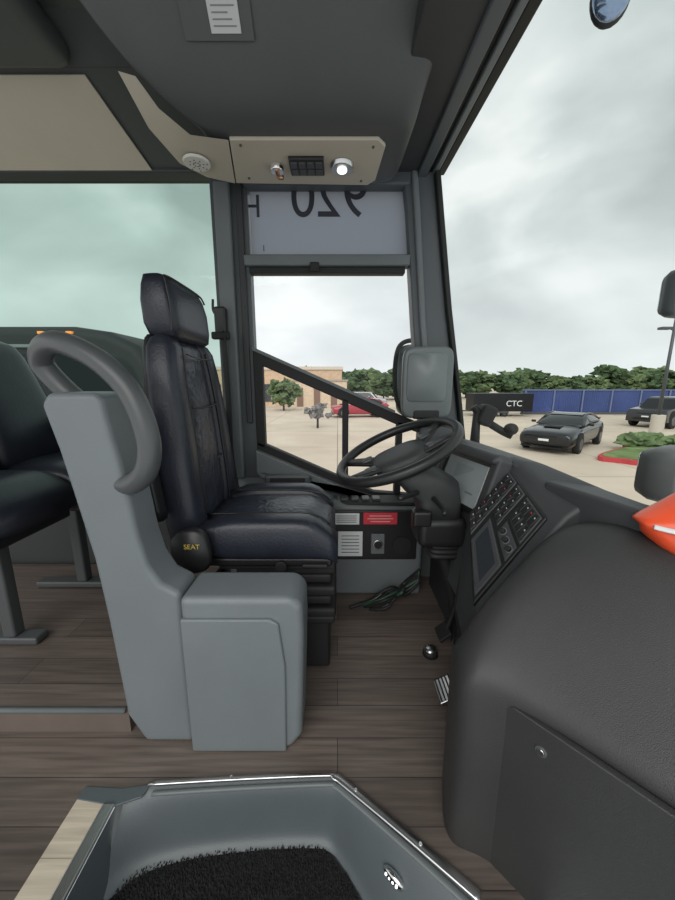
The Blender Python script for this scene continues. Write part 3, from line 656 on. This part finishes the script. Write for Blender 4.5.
def tree(x,y,s,k,sx=1):
    e=empty('tree',(x,y,GZ)); c=bpy.data.objects.new('crown',TM[k%4]); link(c,e); c.scale=(s*sx,s*sx,s); c.rotation_euler[2]=k*1.7
    o=cyl('trunk',(0,0,0),(0,0,2.6*s),.22*s,.13*s,M_bark,e,n=10)
random.seed(11)
for i in range(30):
    x=20+i*3.3+random.uniform(-.6,.6); tree(x,62+random.uniform(-2,2)+i*.2,random.uniform(.62,.86)*(1 if i<9 else 1.12),i,1.35)
for i in range(9): tree(-4+i*2.2+random.uniform(-.5,.5),56+random.uniform(-2,2),random.uniform(.66,.88),i,1.2)
tree(-5.2,33,.48,2); 
st_=empty('bare_shrub',(-1.15,19.5,GZ)); random.seed(9)
cyl('stem',(0,0,0),(.02,0,.75),.07,.05,mat('dark_bark',(.05,.045,.045),.9),st_,n=8)
bm=bmesh.new()
for i in range(26):
    a=random.uniform(0,6.28); r=random.uniform(.1,.62); blob(bm,(r*math.cos(a),r*math.sin(a)*.6,random.uniform(.65,1.35)),(.17,.15,.14),i*5.,2,1.3)
me=bpy.data.meshes.new('twigs'); bm.to_mesh(me); bm.free(); me.materials.append(mat('grey_twigs',(.22,.21,.21),.9,var=.5,vs=8,bump=1,bs=20)); link(bpy.data.objects.new('twigs',me),st_)
bd=empty('brick_building'); M_brick=mat('tan_brick',(.60,.43,.29),.85,var=.12,vs=3)
rbox('block',(-12,44,GZ+2.1),(25,8,4.2),0,M_brick,bd); rbox('parapet',(-12,44,GZ+4.3),(25.3,8.3,.35),0,mat('parapet',(.62,.55,.46),.8),bd)
rbox('wing',(-2.2,41,GZ+1.4),(6.5,5,2.8),0,mat('tan_brick_light',(.66,.52,.38),.85,var=.1),bd)
rbox('wing_cap',(-2.2,41,GZ+2.9),(6.7,5.2,.2),0,mat('parapet2',(.4,.33,.28),.8),bd)
for i in range(6): rbox('opening_%d'%(i+1),(-20+i*2.9,39.96,GZ+1.5),(1.3,.1,2.0),0,mat('dark_opening',(.05,.06,.07),.2),bd)
for i in range(3): rbox('wing_door_%d'%(i+1),(-4.2+i*1.9,38.47,GZ+1.05),(.7,.08,2.1),0,mat('door_brown',(.22,.13,.10),.4),bd)
def vehicle(name,loc,rz,L,W,H,col,kind='coupe'):
    e=empty(name,loc); e.rotation_euler[2]=rz
    P=mat('paint_'+name,col,.22,0,spec=.5,coat=.35); G=mat('car_glass',(.010,.012,.015),.06,spec=.5); T=mat('tyre',(.012,.012,.012),.85)
    if kind=='coupe':
        st=[(-.505,.30,.50,.80),(-.495,.20,.58,.90),(-.46,.16,.62,.96),(-.36,.15,.665,1.0),(-.22,.15,.70,1.0),(-.05,.15,.715,.97),(.12,.15,.725,.98),(.28,.15,.76,1.02),(.40,.16,.765,1.0),(.47,.20,.75,.95),(.50,.28,.70,.90)]
        v=[];f=[];K=12
        for x,z0,z1,w in st:
            h=z1-z0
            ring=[(-.80,0),(-.98,.12),(-1.0,.45),(-.985,.70),(-.90,.93),(-.55,1.0),(.55,1.0),(.90,.93),(.985,.70),(1.0,.45),(.98,.12),(.80,0)]
            v+=[(x*L,a*w*W/2,(z0+b*h)*H) for a,b in ring]
        for i in range(len(st)-1):
            for j in range(K): f.append((i*K+j,i*K+(j+1)%K,(i+1)*K+(j+1)%K,(i+1)*K+j))
        f+=[tuple(range(K)),tuple(range((len(st)-1)*K,len(st)*K))]
        mesh('body',v,f,P,e,sub=2)
        cs=[(-.20,.66,.70,.86),(-.13,.68,.80,.82),(-.04,.69,.925,.76),(.03,.69,.985,.72),(.12,.69,1.0,.70),(.22,.69,.965,.70),(.32,.69,.87,.74),(.41,.70,.775,.80)]
        v=[];f=[];K=8
        for x,z0,z1,w in cs:
            h=z1-z0; zt=(z1-.69)/.31; top_w=w
            ring=[(-.90,z0),(-.90+.03*zt,z0+h*.25),(-top_w-.02,z0+h*.9),(-top_w*.85,z1),(top_w*.85,z1),(top_w+.02,z0+h*.9),(.90-.03*zt,z0+h*.25),(.90,z0)]
            v+=[(x*L,a*W/2,b*H) for a,b in ring]
        for i in range(len(cs)-1):
            for j in range(K): f.append((i*K+j,i*K+(j+1)%K,(i+1)*K+(j+1)%K,(i+1)*K+j))
        f+=[tuple(range(K)),tuple(range((len(cs)-1)*K,len(cs)*K))]
        mesh('glasshouse',v,f,G,e,sub=2)
        v=[];f=[]
        for x,z in [(-.01,.962),(.05,.998),(.12,1.01),(.20,.99),(.27,.94),(.34,.86),(.41,.785)]:
            v+=[(x*L,s*W/2,z*H) for s in (-.60,-.3,.3,.60)]
        for i in range(6):
            for j in range(3): f.append((i*4+j,i*4+j+1,i*4+5+j,i*4+4+j))
        mesh('roof',v,f,P,e)
        for s in (-1,1):
            tube('pillar_%d'%(s+2),[(-.17*L,s*.83*W/2,.70*H),(-.02*L,s*.70*W/2,.955*H),(.12*L,s*.66*W/2,1.0*H),(.27*L,s*.70*W/2,.93*H),(.41*L,s*.80*W/2,.77*H)],.03,P,e)
        rbox('hood_scoop',(-.30*L,0,.685*H),(.5,.55,.03),.01,T,e)
        rbox('front_splitter',(-.49*L,0,.17*H),(.12,W*.82,.03),.01,T,e)
        rbox('rear_spoiler',(.475*L,0,.80*H),(.12,W*.78,.03),.012,P,e)
    else:
        low=[(-.50,.20),(-.50,.50),(-.48,.60),(-.28,.66),(.46,.66),(.50,.60),(.50,.22)]
        top=[(-.28,.62),(-.16,.96),(-.10,1.0),(.42,1.0),(.48,.64),(.48,.62)]
        def body(nm,pr,w0,w1,z0,z1,m,bev):
            v=[];n=len(pr)
            for s in (-1,1):
                for x,z in pr:
                    t=max(0,min(1,(z-z0)/(z1-z0))); v.append((x*L,s*(w0+(w1-w0)*t)*W/2,z*H))
            mesh(nm,v,[tuple(range(n)),tuple(range(n,2*n))]+[(i,(i+1)%n,n+(i+1)%n,n+i) for i in range(n)],m,e,bevel=bev,seg=3)
        body('body',low,1.,.93,.4,.75,P,.05)
        body('cabin',top,.90,.68,.68,1.,P,.04)
        body('side_glass',[(x*.9+.01,.70+(z-.70)*.86) for x,z in top],.925,.73,.68,1.,G,.01)
        mesh('front_glass',[(-.275*L,-.42*W,.65*H),(-.275*L,.42*W,.65*H),(-.175*L,.35*W,.94*H),(-.175*L,-.35*W,.94*H)],[(0,1,2,3)],G,e,smooth=False)
    r=.35*H/1.4
    for i,(sx,sy) in enumerate(((-.32,-1),(-.32,1),(.30,-1),(.30,1))):
        cyl('wheel_arch_%d'%(i+1),(sx*L,sy*W*.40,r*1.16),(sx*L,sy*W*.503,r*1.16),r*1.14,r*1.14,T,e,n=24)
        cyl('wheel_%d'%(i+1),(sx*L,sy*W*.40,r),(sx*L,sy*W*.51,r),r,r,T,e,n=24,bevel=.03)
        cyl('alloy_%d'%(i+1),(sx*L,sy*W*.505,r),(sx*L,sy*W*.517,r),r*.66,r*.6,mat('alloy',(.16,.16,.17),.35,.9),e,n=12)
    M_l=mat('headlamp',(.6,.62,.65),.15)
    for s in(-1,1):
        rbox('headlight_%d'%(s+2),(-.488*L,s*W*.33,.49*H),(.07,.30,.06),.02,M_l,e); rbox('tail_light_%d'%(s+2),(.497*L,s*W*.33,.62*H),(.05,.34,.08),.02,M_red,e)
        rbox('door_mirror_%d'%(s+2),(-.11*L,s*W*.53,.74*H),(.12,.16,.1),.03,P,e)
    rbox('grille',(-.500*L,0,.48*H),(.05,W*.45,.05),.01,T,e); rbox('intake',(-.497*L,0,.30*H),(.05,W*.6,.12),.01,T,e)
    rbox('number_plate',(-.512*L,0,.38*H),(.02,.34,.08),0,M_white,e)
    return e
th_=math.radians(42); cc=Vector((7.55+2.4*math.cos(th_),12.25+2.4*math.sin(th_),GZ))
vehicle('sports_car',cc,th_,4.8,1.9,1.34,(.008,.009,.011))
vehicle('suv',(19.9,20.6,GZ),math.radians(25),4.6,1.95,1.75,(.02,.02,.023),'suv')
vehicle('red_car',(1.7,26.5,GZ),math.radians(8),4.3,1.85,1.45,(.35,.03,.05))
vehicle('pickup_truck',(2.9,36,GZ),math.radians(170),4.5,1.85,1.7,(.45,.45,.47),'suv')
fe=empty('blue_fence'); M_blue=mat('blue_sheet',(.065,.10,.27),.5,var=.15,vs=.6)
v=[];f=[];N=200
for i in range(N):
    x=15.4+i*.09; y=28.6+(.05 if i%2 else -.05)
    v+=[(x,y,GZ+.12),(x,y,.60)]
for i in range(N-1): f.append((2*i,2*i+2,2*i+3,2*i+1))
mesh('corrugated_sheet',v,f,M_blue,fe,smooth=False)
rbox('top_rail',(24.4,28.6,.62),(18.0,.14,.09),0,mat('blue_rail',(.14,.17,.30),.5),fe); rbox('bottom_rail',(24.4,28.55,GZ+.1),(18.0,.2,.2),0,M_rail,fe)
for i in range(8): rbox('fence_post_%d'%(i+1),(15.6+i*2.4,28.5,-.38),(.12,.08,1.95),0,mat('blue_rail',(.14,.17,.30),.5),fe)
bt=empty('cargo_trailer'); M_bp=mat('trailer_black',(.012,.012,.015),.4,spec=.3)
rbox('box',(12.9,27.4,-.30),(4.6,1.8,1.40),.06,M_bp,bt)
text('lettering','CTC',.62,(13.7,26.48,-.40),R_wall,M_white,bt)
rbox('fender',(12.6,26.45,-1.05),(1.4,.15,.12),.02,M_rail,bt)
for i,x in enumerate((12.2,13.0)): cyl('wheel_%d'%(i+1),(x,26.45,-1.12),(x,26.7,-1.12),.28,.28,M_rubber,bt,n=20); cyl('wheel_hub_%d'%(i+1),(x,26.43,-1.12),(x,26.46,-1.12),.15,.15,M_rail,bt,n=14)
rbox('drawbar',(10.2,27.4,-1.0),(1.2,.12,.1),0,M_rail,bt)
lp=empty('parking_lot_lamp',(16.0,16.9,GZ))
cyl('concrete_base',(0,0,0),(0,0,1.0),.28,.28,mat('concrete_pale',(.55,.5,.43),.9),lp,bevel=.03)
cyl('pole',(0,0,1.0),(0,0,6.2),.08,.06,M_post,lp); rbox('head_1',(-.45,0,5.1),(.5,.3,.12),.03,M_post,lp); rbox('head_2',(.45,0,6.15),(.5,.3,.12),.03,M_post,lp); tube('head_arm',[(-.25,0,5.1),(0,0,5.0)],.03,M_post,lp); rbox('crossbar',(0,0,6.15),(.6,.06,.06),0,M_post,lp)
co=empty('motor_coach'); M_cp=mat('coach_paint',(.020,.024,.025),.55,0,spec=.25); M_cg=mat('coach_glass',(.008,.011,.013),.15,spec=.3)
prof=[(-3.3,GZ+.35),(-3.3,.1),(-3.55,1.25),(-3.95,1.85),(-4.5,2.12),(-5.2,2.22),(-17,2.22),(-17,GZ+.35)]
prism('coach_body',prof,'XZ',6.9,9.4,M_cp,co,bevel=.2,seg=6)
prism('coach_side_glass',[(-4.3,.55),(-4.55,1.68),(-16.8,1.68),(-16.8,.55)],'XZ',6.87,6.95,M_cg,co,bevel=.02)
prism('coach_front_glass',[(7.1,.1),(9.2,.1),(9.1,1.3),(7.2,1.3)],'YZ',-3.6,-3.28,M_cg,co)
prism('coach_roof_rail',[(-4.9,1.80),(-5.0,1.86),(-17,1.86),(-17,1.80)],'XZ',6.84,6.95,mat('coach_trim',(.2,.22,.22),.4),co,bevel=.01)
for i,x in enumerate((-5.2,-5.75)): rbox('marker_lamp_%d'%(i+1),(x,6.9,2.08),(.12,.08,.05),.01,mat('amber',(.9,.25,.03),.3,emit=(1,.3,.05),es=.8),co)
for i,x in enumerate((-5.8,-13.5,-14.9)): cyl('coach_wheel_%d'%(i+1),(x,6.85,GZ+.5),(x,7.2,GZ+.5),.5,.5,M_rubber,co)
for i in range(5): rbox('window_divider_%d'%(i+1),(-6.6-i*1.9,6.855,1.08),(.07,.03,1.05),0,M_cp,co)
tube('coach_mirror',[(-3.6,6.9,1.6),(-3.2,6.75,1.5),(-3.1,6.7,1.1)],.04,M_rubber,co)

# ================================================================= WORLD / LIGHT / CAMERA
w=bpy.data.worlds.new('overcast'); scene.world=w; w.use_nodes=True; nt=w.node_tree; bg=nt.nodes['Background']
tc=nt.nodes.new('ShaderNodeTexCoord'); mp=nt.nodes.new('ShaderNodeMapping'); mp.inputs['Scale'].default_value=(1.4,1.4,2.8); mp.inputs['Rotation'].default_value=(0,.25,.3)
n=nt.nodes.new('ShaderNodeTexNoise'); n.inputs['Scale'].default_value=1.6; n.inputs['Detail'].default_value=5; n.inputs['Roughness'].default_value=.45; n.inputs['Distortion'].default_value=.3
nt.links.new(tc.outputs['Generated'],mp.inputs[0]); nt.links.new(mp.outputs[0],n.inputs['Vector'])
cr=nt.nodes.new('ShaderNodeValToRGB'); e=cr.color_ramp.elements; e[0].position=.36; e[0].color=(.45,.49,.49,1); e[1].position=.62; e[1].color=(.90,.915,.905,1)
x=e.new(.49); x.color=(.64,.685,.68,1)
nt.links.new(n.outputs['Fac'],cr.inputs[0])
sp=nt.nodes.new('ShaderNodeSeparateXYZ'); nt.links.new(tc.outputs['Generated'],sp.inputs[0])
mr=nt.nodes.new('ShaderNodeMapRange'); mr.inputs['From Min'].default_value=0; mr.inputs['From Max'].default_value=.42; mr.inputs['To Min'].default_value=.70; mr.inputs['To Max'].default_value=0
nt.links.new(sp.outputs['Z'],mr.inputs['Value'])
mx=nt.nodes.new('ShaderNodeMixRGB'); mx.inputs['Color2'].default_value=(.88,.90,.905,1)
nt.links.new(mr.outputs['Result'],mx.inputs['Fac']); nt.links.new(cr.outputs[0],mx.inputs['Color1']); nt.links.new(mx.outputs[0],bg.inputs['Color'])
bg.inputs['Strength'].default_value=1.15
sn=bpy.data.lights.new('fill_sun','SUN'); sn.energy=1.9; sn.angle=math.radians(50); sn.color=(1,.98,.95); so=bpy.data.objects.new('fill_sun',sn); COL.objects.link(so)  # added soft fill from behind the camera, brightens cab without changing the sky
so.rotation_euler=Vector((.25,1.0,-.85)).to_track_quat('-Z','Y').to_euler()
scene.view_settings.view_transform='Standard'
cam=bpy.data.cameras.new('camera'); cam.sensor_fit='VERTICAL'; cam.sensor_height=24; cam.lens=339/900*24; cam.clip_start=.02; cam.clip_end=500
co_=bpy.data.objects.new('camera',cam); COL.objects.link(co_); co_.location=(0,0,1.1); co_.rotation_euler=(math.radians(90-11),0,0)
scene.camera=co_
